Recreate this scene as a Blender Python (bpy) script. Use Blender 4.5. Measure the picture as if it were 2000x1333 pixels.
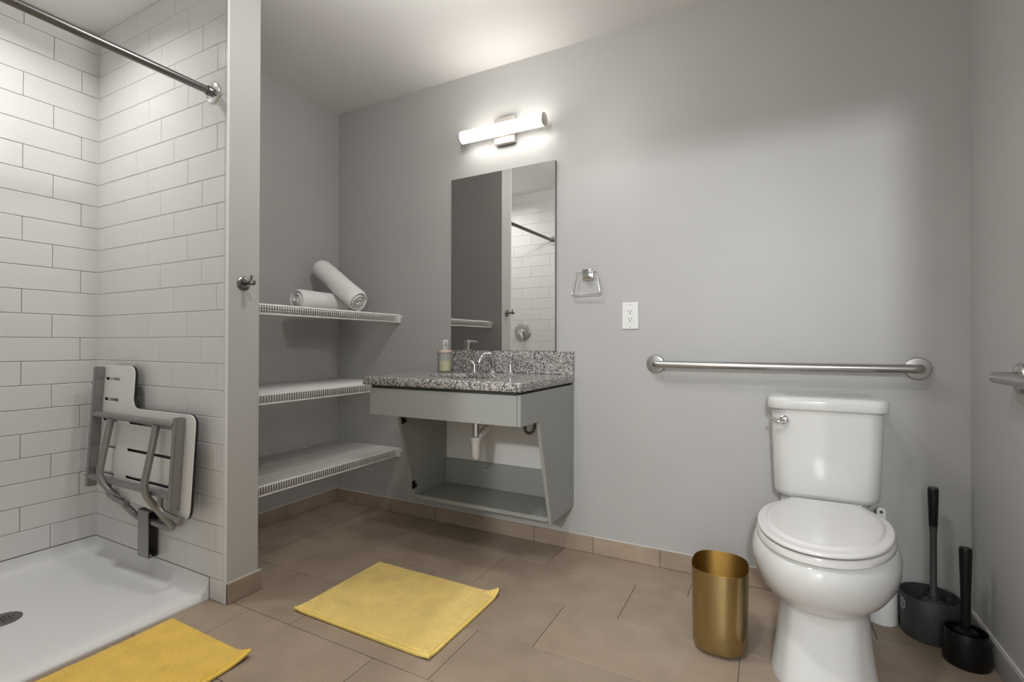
import bpy, bmesh, math, random
from mathutils import Vector, Matrix
from math import sin, cos, pi, radians, sqrt

random.seed(7)
SC = bpy.context.scene
for o in list(bpy.data.objects):
    bpy.data.objects.remove(o)

# ------------------------------------------------------------------ camera, world, exposure
F_PX, YAW, PITCH, ROLL = 956.5446, 0.4826, 0.0068, 0.0019
CAM = Vector((2.4111, -2.2302, 0.983))
fwd = Vector((-sin(YAW), cos(YAW), 0)); rgt = Vector((cos(YAW), sin(YAW), 0)); up = Vector((0, 0, 1))
f2 = fwd * cos(PITCH) + up * sin(PITCH); u2 = up * cos(PITCH) - fwd * sin(PITCH)
r3 = rgt * cos(ROLL) + u2 * sin(ROLL); u3 = u2 * cos(ROLL) - rgt * sin(ROLL)
cd = bpy.data.cameras.new('camera')
cam = bpy.data.objects.new('camera', cd)
SC.collection.objects.link(cam)
cd.sensor_width = 36.0
cd.lens = F_PX / 2000 * 36.0
cd.clip_start = 0.02
cam.matrix_world = Matrix(((r3.x, u3.x, -f2.x, CAM.x), (r3.y, u3.y, -f2.y, CAM.y), (r3.z, u3.z, -f2.z, CAM.z), (0, 0, 0, 1)))
SC.camera = cam

wd = bpy.data.worlds.new('world'); SC.world = wd
wd.use_nodes = True
wd.node_tree.nodes['Background'].inputs[0].default_value = (0.8, 0.82, 0.85, 1)
wd.node_tree.nodes['Background'].inputs[1].default_value = 0.15

SC.view_settings.view_transform = 'Standard'
SC.view_settings.look = 'None'
SC.view_settings.gamma = 1.0
SC.view_settings.exposure = 0.0
SC.view_settings.use_curve_mapping = False
try:
    SC.cycles.use_denoising = True
    SC.cycles.caustics_reflective = False
    SC.cycles.caustics_refractive = False
    SC.cycles.sample_clamp_indirect = 4.0
except Exception:
    pass

# lamp strengths (watts / emission) - the lamps themselves are built with their fixtures
W_MAIN, W_DOOR, W_SHOWER, W_HALL = 20.0, 9.5, 5.4, 310.0
E_TUBE = 13.5
E_LENS = 5.0
SP_SHOWER = 148

# room constants
H = 2.44
XR = 3.028            # right wall
XS = -0.386           # shower left wall
XE = 0.599            # end of the partition
YP, YQ = -1.095, -0.9585   # partition faces (shower side, closet side)
YO = -1.985           # shower front wall
YF = -2.47            # wall behind the camera
YH = -6.2             # end of the lit room beyond the doorway
HX0, HX1 = 0.9, 4.2   # its side walls

# ------------------------------------------------------------------ materials
def nt(m):
    m.use_nodes = True
    n = m.node_tree.nodes; l = m.node_tree.links
    return n, l, n['Principled BSDF']

def coords(n, l, scale=(1, 1, 1)):
    t = n.new('ShaderNodeNewGeometry')
    mp = n.new('ShaderNodeMapping'); mp.inputs['Scale'].default_value = scale
    l.new(t.outputs['Position'], mp.inputs['Vector'])
    return mp.outputs['Vector']

def mat(name, col, rough=0.5, metal=0.0, bump=0.0, bscale=200.0, var=0.0, vscale=6.0, spec=0.5, trans=0.0, ior=1.45, coat=0.0, sheen=0.0, stretch=(1, 1, 1), rvar=0.0):
    m = bpy.data.materials.new(name)
    n, l, b = nt(m)
    b.inputs['Base Color'].default_value = (*col, 1)
    b.inputs['Roughness'].default_value = rough
    b.inputs['Metallic'].default_value = metal
    b.inputs['Specular IOR Level'].default_value = spec
    b.inputs['Transmission Weight'].default_value = trans
    b.inputs['IOR'].default_value = ior
    b.inputs['Coat Weight'].default_value = coat
    b.inputs['Sheen Weight'].default_value = sheen
    if var > 0:
        v = coords(n, l, stretch)
        no = n.new('ShaderNodeTexNoise'); no.inputs['Scale'].default_value = vscale; no.inputs['Detail'].default_value = 5
        l.new(v, no.inputs['Vector'])
        mr = n.new('ShaderNodeMapRange'); mr.inputs[1].default_value = 0.3; mr.inputs[2].default_value = 0.7
        mr.inputs[3].default_value = 1 - var; mr.inputs[4].default_value = 1 + var
        l.new(no.outputs['Fac'], mr.inputs[0])
        mx = n.new('ShaderNodeMix'); mx.data_type = 'RGBA'; mx.blend_type = 'MULTIPLY'
        mx.inputs[0].default_value = 1.0
        mx.inputs[6].default_value = (*col, 1)
        l.new(mr.outputs[0], mx.inputs[7])
        l.new(mx.outputs[2], b.inputs['Base Color'])
        if rvar > 0:
            m2 = n.new('ShaderNodeMapRange'); m2.inputs[3].default_value = rough - rvar; m2.inputs[4].default_value = rough + rvar
            l.new(no.outputs['Fac'], m2.inputs[0]); l.new(m2.outputs[0], b.inputs['Roughness'])
    if bump > 0:
        v = coords(n, l, stretch)
        no = n.new('ShaderNodeTexNoise'); no.inputs['Scale'].default_value = bscale; no.inputs['Detail'].default_value = 3
        l.new(v, no.inputs['Vector'])
        bp = n.new('ShaderNodeBump'); bp.inputs['Strength'].default_value = bump; bp.inputs['Distance'].default_value = 0.002
        l.new(no.outputs['Fac'], bp.inputs['Height'])
        l.new(bp.outputs['Normal'], b.inputs['Normal'])
    return m

def emit(name, col, s):
    m = bpy.data.materials.new(name)
    n, l, b = nt(m)
    b.inputs['Base Color'].default_value = (0.9, 0.9, 0.88, 1)
    b.inputs['Emission Color'].default_value = (*col, 1)
    b.inputs['Emission Strength'].default_value = s
    return m

M = {}
M['wall'] = mat('grey wall paint', (0.447, 0.44, 0.428), 0.42, bump=0.12, bscale=260, var=0.02, vscale=3)
M['ceiling'] = mat('ceiling paint', (0.84, 0.83, 0.81), 0.75, bump=0.1, bscale=180)
M['tile'] = mat('white glazed tile', (0.725, 0.72, 0.705), 0.12, bump=0.05, bscale=9, var=0.015, vscale=4)
M['grout'] = mat('grey grout', (0.44, 0.43, 0.41), 0.9, bump=0.3, bscale=400)
M['floor_grout'] = mat('brown floor grout', (0.13, 0.10, 0.075), 0.95, bump=0.3, bscale=400)
M['pan'] = mat('shower pan acrylic', (0.76, 0.76, 0.75), 0.33, bump=0.06, bscale=350)
M['porcelain'] = mat('toilet porcelain', (0.675, 0.675, 0.66), 0.06, coat=0.3)
M['seatplastic'] = mat('toilet seat plastic', (0.72, 0.71, 0.695), 0.16)
M['chrome'] = mat('polished chrome', (0.82, 0.82, 0.82), 0.07, 1.0)
M['steel'] = mat('brushed stainless steel', (0.50, 0.49, 0.475), 0.27, 1.0, bump=0.06, bscale=300)
M['rod'] = mat('rod steel', (0.22, 0.215, 0.21), 0.24, 1.0)
M['seatmetal'] = mat('dull grey steel tube', (0.31, 0.305, 0.295), 0.36, 0.75)
M['panel'] = mat('seat panel phenolic', (0.78, 0.77, 0.745), 0.35)
M['black'] = mat('black plastic', (0.006, 0.006, 0.006), 0.3, spec=0.35)
M['panelcore'] = mat('black panel core', (0.014, 0.014, 0.014), 0.5)
M['charcoal'] = mat('charcoal plastic', (0.040, 0.041, 0.041), 0.5, bump=0.1, bscale=500)
M['cabinet'] = mat('grey cabinet laminate', (0.315, 0.32, 0.303), 0.38, bump=0.03, bscale=100)
M['backboard'] = mat('white backing board', (0.74, 0.73, 0.71), 0.6)
M['cabshade'] = mat('painted counter shade', (0.045, 0.047, 0.045), 0.6)
M['wire'] = mat('white coated wire', (0.88, 0.87, 0.85), 0.35)
M['whiteplastic'] = mat('white plastic', (0.78, 0.78, 0.76), 0.3)
M['pvc'] = mat('white pvc', (0.74, 0.73, 0.70), 0.35)
M['slot'] = mat('dark slot', (0.02, 0.02, 0.02), 0.7)
M['hose'] = mat('braided hose', (0.10, 0.10, 0.10), 0.4, 0.4, bump=0.5, bscale=600)
M['basegrey'] = mat('grey painted base', (0.33, 0.325, 0.315), 0.5)
M['caulk'] = mat('white caulk', (0.66, 0.64, 0.60), 0.7, bump=0.4, bscale=120)
M['pan_brown'] = mat('dark brown sliver', (0.10, 0.065, 0.035), 0.8)
M['peach'] = mat('peach plastic collar', (0.74, 0.57, 0.46), 0.4)
M['clear'] = mat('clear plastic', (0.85, 0.86, 0.80), 0.05)
M['clear'].node_tree.nodes['Principled BSDF'].inputs['Alpha'].default_value = 0.2
M['soap'] = mat('yellow green soap', (0.64, 0.61, 0.26), 0.25)
M['print'] = mat('white print', (0.62, 0.62, 0.62), 0.5)
M['mirror'] = mat('mirror silver', (0.90, 0.905, 0.90), 0.003, 1.0)
M['mirroredge'] = mat('mirror edge', (0.22, 0.23, 0.225), 0.25)
M['terry'] = mat('white terry', (0.92, 0.91, 0.895), 0.95, bump=0.9, bscale=420, sheen=0.4, var=0.02, vscale=30)
M['brass'] = mat('brushed brass', (0.42, 0.32, 0.145), 0.2, 1.0, bump=0.05, bscale=30, stretch=(1, 1, 30))
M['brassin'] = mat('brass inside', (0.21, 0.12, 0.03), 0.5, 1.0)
M['tube'] = emit('lit opal tube', (1.0, 0.965, 0.90), E_TUBE)
M['lens'] = emit('lit lamp lens', (1.0, 0.97, 0.93), E_LENS)
M['globe'] = emit('lit globe', (0.97, 0.98, 1.0), 30.0)
M['fixture'] = mat('satin fixture metal', (0.60, 0.56, 0.51), 0.35, 0.8)
M['hallwall'] = mat('hall paint', (0.70, 0.725, 0.73), 0.7)
M['sink'] = mat('bisque sink', (0.70, 0.66, 0.58), 0.12)

def floor_tile_mat():
    m = bpy.data.materials.new('tan floor tile')
    n, l, b = nt(m)
    b.inputs['Roughness'].default_value = 0.46
    oi = n.new('ShaderNodeObjectInfo')
    v = coords(n, l)
    n1 = n.new('ShaderNodeTexNoise'); n1.inputs['Scale'].default_value = 7; n1.inputs['Detail'].default_value = 6
    l.new(v, n1.inputs['Vector'])
    n2 = n.new('ShaderNodeTexNoise'); n2.inputs['Scale'].default_value = 240; n2.inputs['Detail'].default_value = 2
    l.new(v, n2.inputs['Vector'])
    cr = n.new('ShaderNodeValToRGB')
    cr.color_ramp.elements[0].position = 0.3; cr.color_ramp.elements[0].color = (0.300, 0.230, 0.170, 1)
    cr.color_ramp.elements[1].position = 0.72; cr.color_ramp.elements[1].color = (0.385, 0.300, 0.228, 1)
    l.new(n1.outputs['Fac'], cr.inputs[0])
    mr = n.new('ShaderNodeMapRange'); mr.inputs[3].default_value = 0.93; mr.inputs[4].default_value = 1.07
    l.new(oi.outputs['Random'], mr.inputs[0])
    mr2 = n.new('ShaderNodeMapRange'); mr2.inputs[1].default_value = 0.3; mr2.inputs[2].default_value = 0.7
    mr2.inputs[3].default_value = 0.93; mr2.inputs[4].default_value = 1.07
    l.new(n2.outputs['Fac'], mr2.inputs[0])
    mu = n.new('ShaderNodeMath'); mu.operation = 'MULTIPLY'
    l.new(mr.outputs[0], mu.inputs[0]); l.new(mr2.outputs[0], mu.inputs[1])
    mx = n.new('ShaderNodeMix'); mx.data_type = 'RGBA'; mx.blend_type = 'MULTIPLY'; mx.inputs[0].default_value = 1
    l.new(cr.outputs[0], mx.inputs[6]); l.new(mu.outputs[0], mx.inputs[7])
    l.new(mx.outputs[2], b.inputs['Base Color'])
    bp = n.new('ShaderNodeBump'); bp.inputs['Strength'].default_value = 0.12; bp.inputs['Distance'].default_value = 0.001
    l.new(n2.outputs['Fac'], bp.inputs['Height']); l.new(bp.outputs['Normal'], b.inputs['Normal'])
    return m
M['floor_tile'] = floor_tile_mat()

def granite_mat():
    m = bpy.data.materials.new('speckled granite')
    n, l, b = nt(m)
    b.inputs['Roughness'].default_value = 0.14
    v = coords(n, l)
    vo = n.new('ShaderNodeTexVoronoi'); vo.inputs['Scale'].default_value = 215; vo.feature = 'F1'
    l.new(v, vo.inputs['Vector'])
    sp = n.new('ShaderNodeSeparateColor'); l.new(vo.outputs['Color'], sp.inputs[0])
    cr = n.new('ShaderNodeValToRGB'); cr.color_ramp.interpolation = 'CONSTANT'
    e = cr.color_ramp.elements
    e[0].position = 0.0; e[0].color = (0.012, 0.012, 0.013, 1)
    e[1].position = 0.33; e[1].color = (0.10, 0.098, 0.095, 1)
    for p, c in ((0.42, (0.27, 0.26, 0.25, 1)), (0.6, (0.50, 0.48, 0.46, 1)), (0.76, (0.40, 0.33, 0.28, 1)), (0.86, (0.66, 0.64, 0.61, 1))):
        k = e.new(p); k.color = c
    l.new(sp.outputs[0], cr.inputs[0])
    vo2 = n.new('ShaderNodeTexVoronoi'); vo2.inputs['Scale'].default_value = 420
    l.new(v, vo2.inputs['Vector'])
    sp2 = n.new('ShaderNodeSeparateColor'); l.new(vo2.outputs['Color'], sp2.inputs[0])
    cr2 = n.new('ShaderNodeValToRGB'); cr2.color_ramp.interpolation = 'CONSTANT'
    e = cr2.color_ramp.elements
    e[0].position = 0; e[0].color = (0.02, 0.02, 0.02, 1)
    e[1].position = 0.3; e[1].color = (0.55, 0.53, 0.51, 1)
    l.new(sp2.outputs[1], cr2.inputs[0])
    mx = n.new('ShaderNodeMix'); mx.data_type = 'RGBA'; mx.inputs[0].default_value = 0.28
    l.new(cr.outputs[0], mx.inputs[6]); l.new(cr2.outputs[0], mx.inputs[7])
    l.new(mx.outputs[2], b.inputs['Base Color'])
    return m
M['granite'] = granite_mat()

def mat_mat(name, c0, c1):
    m = bpy.data.materials.new(name)
    n, l, b = nt(m)
    b.inputs['Roughness'].default_value = 0.95
    b.inputs['Sheen Weight'].default_value = 0.25
    v = coords(n, l)
    vo = n.new('ShaderNodeTexVoronoi'); vo.inputs['Scale'].default_value = 190; vo.inputs['Randomness'].default_value = 0.45
    l.new(v, vo.inputs['Vector'])
    cr = n.new('ShaderNodeValToRGB')
    cr.color_ramp.elements[0].position = 0.0; cr.color_ramp.elements[0].color = (*c1, 1)
    cr.color_ramp.elements[1].position = 0.75; cr.color_ramp.elements[1].color = (*c0, 1)  # shade in the crevices between tufts painted into the pile colour
    l.new(vo.outputs['Distance'], cr.inputs[0])
    no = n.new('ShaderNodeTexNoise'); no.inputs['Scale'].default_value = 14; no.inputs['Detail'].default_value = 4
    l.new(v, no.inputs['Vector'])
    mr = n.new('ShaderNodeMapRange'); mr.inputs[1].default_value = 0.3; mr.inputs[2].default_value = 0.7
    mr.inputs[3].default_value = 0.92; mr.inputs[4].default_value = 1.08
    l.new(no.outputs['Fac'], mr.inputs[0])
    mx = n.new('ShaderNodeMix'); mx.data_type = 'RGBA'; mx.blend_type = 'MULTIPLY'; mx.inputs[0].default_value = 1
    l.new(cr.outputs[0], mx.inputs[6]); l.new(mr.outputs[0], mx.inputs[7])
    l.new(mx.outputs[2], b.inputs['Base Color'])
    iv = n.new('ShaderNodeMath'); iv.operation = 'SUBTRACT'; iv.inputs[0].default_value = 1.0
    l.new(vo.outputs['Distance'], iv.inputs[1])
    bp = n.new('ShaderNodeBump'); bp.inputs['Strength'].default_value = 0.6; bp.inputs['Distance'].default_value = 0.003
    l.new(iv.outputs[0], bp.inputs['Height']); l.new(bp.outputs['Normal'], b.inputs['Normal'])
    return m
M['mat_a'] = mat_mat('pale yellow chenille', (0.78, 0.55, 0.15), (0.93, 0.69, 0.22))
M['mat_b'] = mat_mat('deep yellow chenille', (0.78, 0.49, 0.075), (0.92, 0.62, 0.12))
M['hem_a'] = mat('pale yellow hem', (0.86, 0.63, 0.18), 0.9, bump=0.5, bscale=400)
M['hem_b'] = mat('deep yellow hem', (0.86, 0.58, 0.11), 0.9, bump=0.5, bscale=400)

# ------------------------------------------------------------------ object helpers
WL = {}                       # world location of every object

def link(o, parent, loc):
    SC.collection.objects.link(o)
    loc = Vector(loc)
    WL[o.name] = loc
    if parent is not None:
        o.parent = parent
        o.location = loc - WL[parent.name]
    else:
        o.location = loc
    return o

def tag(o, label=None, cat=None, group=None, kind=None):
    if label: o['label'] = label
    if cat: o['category'] = cat
    if group: o['group'] = group
    if kind: o['kind'] = kind
    return o

def thing(name, label, cat, loc, group=None):
    o = bpy.data.objects.new(name, None)
    o.empty_display_size = 0.05
    link(o, None, loc)
    return tag(o, label, cat, group)

def put(name, bm, m, parent=None, origin=None, smooth=False, label=None, angle=40):
    """link a bmesh that holds world coordinates as one mesh object"""
    bmesh.ops.recalc_face_normals(bm, faces=bm.faces)
    if origin is None:
        xs = [v.co for v in bm.verts]
        lo = Vector((min(c.x for c in xs), min(c.y for c in xs), min(c.z for c in xs)))
        hi = Vector((max(c.x for c in xs), max(c.y for c in xs), max(c.z for c in xs)))
        origin = (lo + hi) / 2; origin.z = lo.z
    origin = Vector(origin)
    for v in bm.verts: v.co -= origin
    me = bpy.data.meshes.new(name)
    bm.to_mesh(me); bm.free()
    for mm in (m if isinstance(m, (list, tuple)) else [m]): me.materials.append(mm)
    if smooth:
        for p in me.polygons: p.use_smooth = True
        try: me.set_sharp_from_angle(angle=radians(angle))
        except Exception: pass
    o = bpy.data.objects.new(name, me)
    link(o, parent, origin)
    if label: o['label'] = label
    return o

def struct(name, bm, m, parent=None, **k):
    o = put(name, bm, m, parent, **k)
    if parent is None: o['kind'] = 'structure'
    return o

def bx(bm, x0, x1, y0, y1, z0, z1, bev=0.0, seg=2, mi=0):
    n0 = len(bm.faces)
    r = bmesh.ops.create_cube(bm, size=1.0)
    for v in r['verts']:
        v.co = Vector((x0 + (v.co.x + .5) * (x1 - x0), y0 + (v.co.y + .5) * (y1 - y0), z0 + (v.co.z + .5) * (z1 - z0)))
    if bev > 0:
        es = list({e for v in r['verts'] for e in v.link_edges})
        bmesh.ops.bevel(bm, geom=es, offset=bev, segments=seg, affect='EDGES', profile=0.5)
    if mi:
        bm.faces.ensure_lookup_table()
        for f in bm.faces[n0:]: f.material_index = mi
    return bm

def box(x0, x1, y0, y1, z0, z1, bev=0.0, seg=2):
    return bx(bmesh.new(), x0, x1, y0, y1, z0, z1, bev, seg)

def fillet(pts, r, n=6):
    pts = [Vector(p) for p in pts]
    out = [pts[0]]
    for i in range(1, len(pts) - 1):
        a, b, c = pts[i - 1], pts[i], pts[i + 1]
        u = (a - b); v = (c - b)
        d = min(r, u.length * .48, v.length * .48)
        p, q = b + u.normalized() * d, b + v.normalized() * d
        for k in range(n + 1):
            t = k / n
            out.append(p * (1 - t) ** 2 + b * 2 * t * (1 - t) + q * t ** 2)
    out.append(pts[-1])
    return out

def sweep(bm, pts, rad, n=12, closed=False, caps=True):
    pts = [Vector(p) for p in pts]
    N = len(pts)
    rads = rad if isinstance(rad, (list, tuple)) else [rad] * N
    tang = []
    for i in range(N):
        if closed: t = pts[(i + 1) % N] - pts[i - 1]
        else: t = pts[min(i + 1, N - 1)] - pts[max(i - 1, 0)]
        tang.append(t.normalized())
    t0 = tang[0]
    a = Vector((0, 0, 1)) if abs(t0.z) < .9 else Vector((1, 0, 0))
    nrm = (a - t0 * a.dot(t0)).normalized()
    rings = []
    for i in range(N):
        t = tang[i]
        nrm = (nrm - t * nrm.dot(t)).normalized()
        b = t.cross(nrm)
        rings.append([bm.verts.new(pts[i] + (nrm * cos(2 * pi * k / n) + b * sin(2 * pi * k / n)) * rads[i]) for k in range(n)])
    for i in range(N if closed else N - 1):
        A, B = rings[i], rings[(i + 1) % N]
        for k in range(n):
            bm.faces.new((A[k], A[(k + 1) % n], B[(k + 1) % n], B[k]))
    if caps and not closed:
        bm.faces.new(list(reversed(rings[0]))); bm.faces.new(rings[-1])
    return bm

def tube(pts, rad, n=12, closed=False, fr=0):
    if fr: pts = fillet(pts, fr)
    return sweep(bmesh.new(), pts, rad, n, closed)

def lathe(bm, prof, org, axis=(0, 0, 1), n=28):
    """prof: (radius, height along axis)"""
    ax = Vector(axis).normalized()
    a = Vector((1, 0, 0)) if abs(ax.x) < .9 else Vector((0, 1, 0))
    e1 = (a - ax * a.dot(ax)).normalized(); e2 = ax.cross(e1)
    org = Vector(org)
    rings = []
    for r, h in prof:
        if r < 1e-6: rings.append([bm.verts.new(org + ax * h)])
        else: rings.append([bm.verts.new(org + ax * h + (e1 * cos(2 * pi * k / n) + e2 * sin(2 * pi * k / n)) * r) for k in range(n)])
    for A, B in zip(rings, rings[1:]):
        for k in range(n):
            k2 = (k + 1) % n
            if len(A) == 1 and len(B) == 1: continue
            if len(A) == 1: bm.faces.new((A[0], B[k2], B[k]))
            elif len(B) == 1: bm.faces.new((A[k], A[k2], B[0]))
            else: bm.faces.new((A[k], A[k2], B[k2], B[k]))
    if len(rings[0]) > 1: bm.faces.new(list(reversed(rings[0])))
    if len(rings[-1]) > 1: bm.faces.new(rings[-1])
    return bm

def turned(prof, org, axis=(0, 0, 1), n=28):
    return lathe(bmesh.new(), prof, org, axis, n)

def loft(bm, rings, cap0=True, cap1=True):
    R = [[bm.verts.new(p) for p in r] for r in rings]
    n = len(R[0])
    for A, B in zip(R, R[1:]):
        for k in range(n):
            bm.faces.new((A[k], A[(k + 1) % n], B[(k + 1) % n], B[k]))
    if cap0: bm.faces.new(list(reversed(R[0])))
    if cap1: bm.faces.new(R[-1])
    return bm

def prism(bm, poly, vec):
    """poly: list of 3D points in a plane, extruded by vec"""
    vec = Vector(vec)
    A = [bm.verts.new(Vector(p)) for p in poly]; B = [bm.verts.new(Vector(p) + vec) for p in poly]
    n = len(A)
    bm.faces.new(A); bm.faces.new(list(reversed(B)))
    for k in range(n): bm.faces.new((A[k], B[k], B[(k + 1) % n], A[(k + 1) % n]))
    return bm

def plate(outline, holes, thick, bev, frame):
    """flat plate with holes. frame(u, v, w) -> world point; returns bmesh of world points"""
    cu = bpy.data.curves.new('tmp', 'CURVE'); cu.dimensions = '2D'; cu.fill_mode = 'BOTH'
    cu.extrude = thick / 2 - bev; cu.bevel_depth = bev; cu.bevel_resolution = 1; cu.offset = -bev
    for loop in [outline] + holes:
        s = cu.splines.new('POLY'); s.points.add(len(loop) - 1); s.use_cyclic_u = True
        for p, q in zip(s.points, loop): p.co = (q[0], q[1], 0, 1)
    ob = bpy.data.objects.new('tmp', cu); SC.collection.objects.link(ob)
    dg = bpy.context.evaluated_depsgraph_get()
    me = bpy.data.meshes.new_from_object(ob.evaluated_get(dg))
    bm = bmesh.new(); bm.from_mesh(me)
    bpy.data.objects.remove(ob); bpy.data.curves.remove(cu); bpy.data.meshes.remove(me)
    bmesh.ops.remove_doubles(bm, verts=bm.verts, dist=1e-5)
    for v in bm.verts: v.co = Vector(frame(v.co.x, v.co.y, v.co.z))
    return bm

def rrect(u0, u1, v0, v1, r, n=5):
    out = []
    for cx, cy, a0 in ((u1 - r, v1 - r, 0), (u0 + r, v1 - r, 90), (u0 + r, v0 + r, 180), (u1 - r, v0 + r, 270)):
        for k in range(n + 1):
            a = radians(a0 + 90 * k / n); out.append((cx + r * cos(a), cy + r * sin(a)))
    return out

def rpoly(pts, r, n=5):
    """2D polygon with per-corner radii rounded"""
    out = []
    N = len(pts)
    for i in range(N):
        a, b, c = Vector(pts[i - 1]), Vector(pts[i]), Vector(pts[(i + 1) % N])
        rr = r[i] if isinstance(r, (list, tuple)) else r
        u, v = (a - b), (c - b)
        d = min(rr, u.length * .48, v.length * .48)
        p, q = b + u.normalized() * d, b + v.normalized() * d
        for k in range(n + 1):
            t = k / n
            w = p * (1 - t) ** 2 + b * 2 * t * (1 - t) + q * t ** 2
            out.append((w.x, w.y))
    return out

def share(proto_mesh, name, parent, loc):
    o = bpy.data.objects.new(name, proto_mesh)
    return link(o, parent, loc)

# ------------------------------------------------------------------ room shell
T = 0.1
# floor: grout bed and one object per tile
floor = struct('floor', box(-0.05, HX1 + T, YH - T, T, -0.06, -0.0025), M['floor_grout'])
G = 0.0012
def tile_box(x0, x1, y0, y1, z0, z1, bev=0.0005):
    return box(x0 + G, x1 - G, y0 + G, y1 - G, z0, z1, bev, 1)
rows = [0.0, -0.213, -0.4965, -0.785, -1.0675, -1.352, -1.637, -1.922, -2.207, -2.47]
offs = [1.73, 1.93, 1.73, 1.53, 1.315, 1.115, 0.915, 0.715, 0.515]   # one joint of every row
offs = [2.13, 1.93, 1.73, 1.525, 1.315, 1.115, 0.915, 0.715, 0.515]
shared_tile = {}
for i in range(len(rows) - 1):
    y1, y0 = rows[i], rows[i + 1]
    joints = []
    k = offs[i] % 0.6
    while k < XR: joints.append(k); k += 0.6
    x_start = 0.325 if y1 > -0.9 else 0.42
    xs = [x_start] + [j for j in joints if j > x_start + 0.08] + [XR]
    for a, b in zip(xs, xs[1:]):
        put('tile', tile_box(a, b, y0, y1, -0.009, 0.0), M['floor_tile'], floor)
# closet strip: a long border tile, a column of small tiles and a thin double joint strip
cy = [0.0, -0.235, -0.45, -0.70, -0.96]
for y1, y0 in zip(cy, cy[1:]):
    put('tile', tile_box(0.155, 0.305, y0, y1, -0.009, 0.0), M['floor_tile'], floor)
for y1, y0 in ((0.0, -0.36), (-0.36, -0.96)):
    put('tile', tile_box(0.0, 0.155, y0, y1, -0.009, 0.0), M['floor_tile'], floor)
put('tile', tile_box(0.305, 0.325, -0.96, 0.0, -0.009, 0.0), M['floor_tile'], floor)
# floor of the room beyond the doorway
for i in range(13):
    y1 = YF - .3 * i
    y0 = max(y1 - .3, YH)
    x = HX0
    while x < HX1 - .1:
        put('tile', tile_box(x, min(x + .6, HX1), y0, y1, -0.009, 0.0), M['floor_tile'], floor)
        x += .6
ceiling = struct('ceiling', box(XS - T, HX1 + T, YH - T, T, H, H + T), M['ceiling'])
wall_back = struct('wall_back', box(-T, XR + T, 0, T, 0, H), M['wall'])
wall_left = struct('wall_left', box(-T, 0, YQ - 0.02, 0, 0, H), M['wall'])
wall_right = struct('wall_right', box(XR, XR + T, YF, 0, 0, H), M['wall'])
# partition: painted stub wall, its shower face carries tiles
bm = bmesh.new()
bx(bm, XS - T, XE, YP + 0.008, YQ, 0, H, 0.003, 2)
wall_partition = struct('wall_partition', bm, M['wall'])
# wall behind the camera with a doorway to the hall
bm = bmesh.new()
DX0, DX1, DZ = 1.87, 2.78, 2.06
bx(bm, 0.4, DX0, YF - T, YF, 0, H)
bx(bm, DX1, HX1, YF - T, YF, 0, H)
bx(bm, DX0, DX1, YF - T, YF, DZ, H)
wall_front = struct('wall_front', bm, M['wall'])
bm = bmesh.new()
bx(bm, DX0 - .07, DX0, YF - .002, YF + .014, 0, DZ + .07, .003)
bx(bm, DX1, DX1 + .07, YF - .002, YF + .014, 0, DZ + .07, .003)
bx(bm, DX0, DX1, YF - .002, YF + .014, DZ, DZ + .07, .003)
struct('trim_1', bm, M['whiteplastic'])
struct('wall_hall', box(HX0, HX1, YH - T, YH, 0, H), M['hallwall'])
struct('wall_hall_left', box(HX0 - T, HX0, YH, YF - T, 0, H), M['hallwall'])
struct('wall_hall_right', box(HX1, HX1 + T, YH, YF - T, 0, H), M['hallwall'])
# shower walls
wall_shower = struct('wall_shower', box(XS - T, XS - 0.008, YO - T, YP + .008, 0, H), M['grout'])
wall_valve = struct('wall_valve', box(XS - .008, XE, YF - .02, YO - 0.008, 0, H), M['wall'])

def bevel_tile(L, Hh, th=0.008):
    """tile lying in local x (length) / z (height), front towards local -y, glazed edges"""
    bm = bmesh.new()
    e = 0.0022
    A = [bm.verts.new((x, 0, z)) for x, z in ((0, 0), (L, 0), (L, Hh), (0, Hh))]
    B = [bm.verts.new((x, -th + .0016, z)) for x, z in ((0, 0), (L, 0), (L, Hh), (0, Hh))]
    C = [bm.verts.new((x, -th, z)) for x, z in ((e, e), (L - e, e), (L - e, Hh - e), (e, Hh - e))]
    for P, Q in ((A, B), (B, C)):
        for k in range(4): bm.faces.new((P[k], P[(k + 1) % 4], Q[(k + 1) % 4], Q[k]))
    bm.faces.new(C)
    bmesh.ops.recalc_face_normals(bm, faces=bm.faces)
    return bm

PITCH_Z, PZ0 = 0.1026, 0.0852
tile_cache = {}
def wall_tiles(parent, u0, u1, joint, step, pitch, rot, origin):
    """tile a wall in running bond with a third offset. u runs along the wall, origin(u, z) -> world, rot: rotation about z of the tile"""
    rows_ = [(PZ0 + PITCH_Z * k, min(PZ0 + PITCH_Z * (k + 1), H)) for k in range(23)]
    for k, (za, zb) in enumerate(rows_):
        if zb - za < 0.012: continue
        j = 21 - k
        p = joint + step * j
        p = u0 + ((p - u0) % pitch)
        edges = [u0]
        while p < u1 - 0.006:
            if p > u0 + 0.006: edges.append(p)
            p += pitch
        edges.append(u1)
        for a, b in zip(edges, edges[1:]):
            L, hh = b - a - .0018, zb - za - .0018
            key = (round(L, 4), round(hh, 4))
            if key not in tile_cache:
                bm = bevel_tile(L, hh)
                me = bpy.data.meshes.new('tile'); bm.to_mesh(me); bm.free()
                me.materials.append(M['tile'])
                tile_cache[key] = me
            o = share(tile_cache[key], 'tile', parent, origin(a + .0009, za + .0009))
            o.rotation_euler = (radians(random.uniform(-.12, .12)), 0, rot + radians(random.uniform(-.06, .06)))
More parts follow.
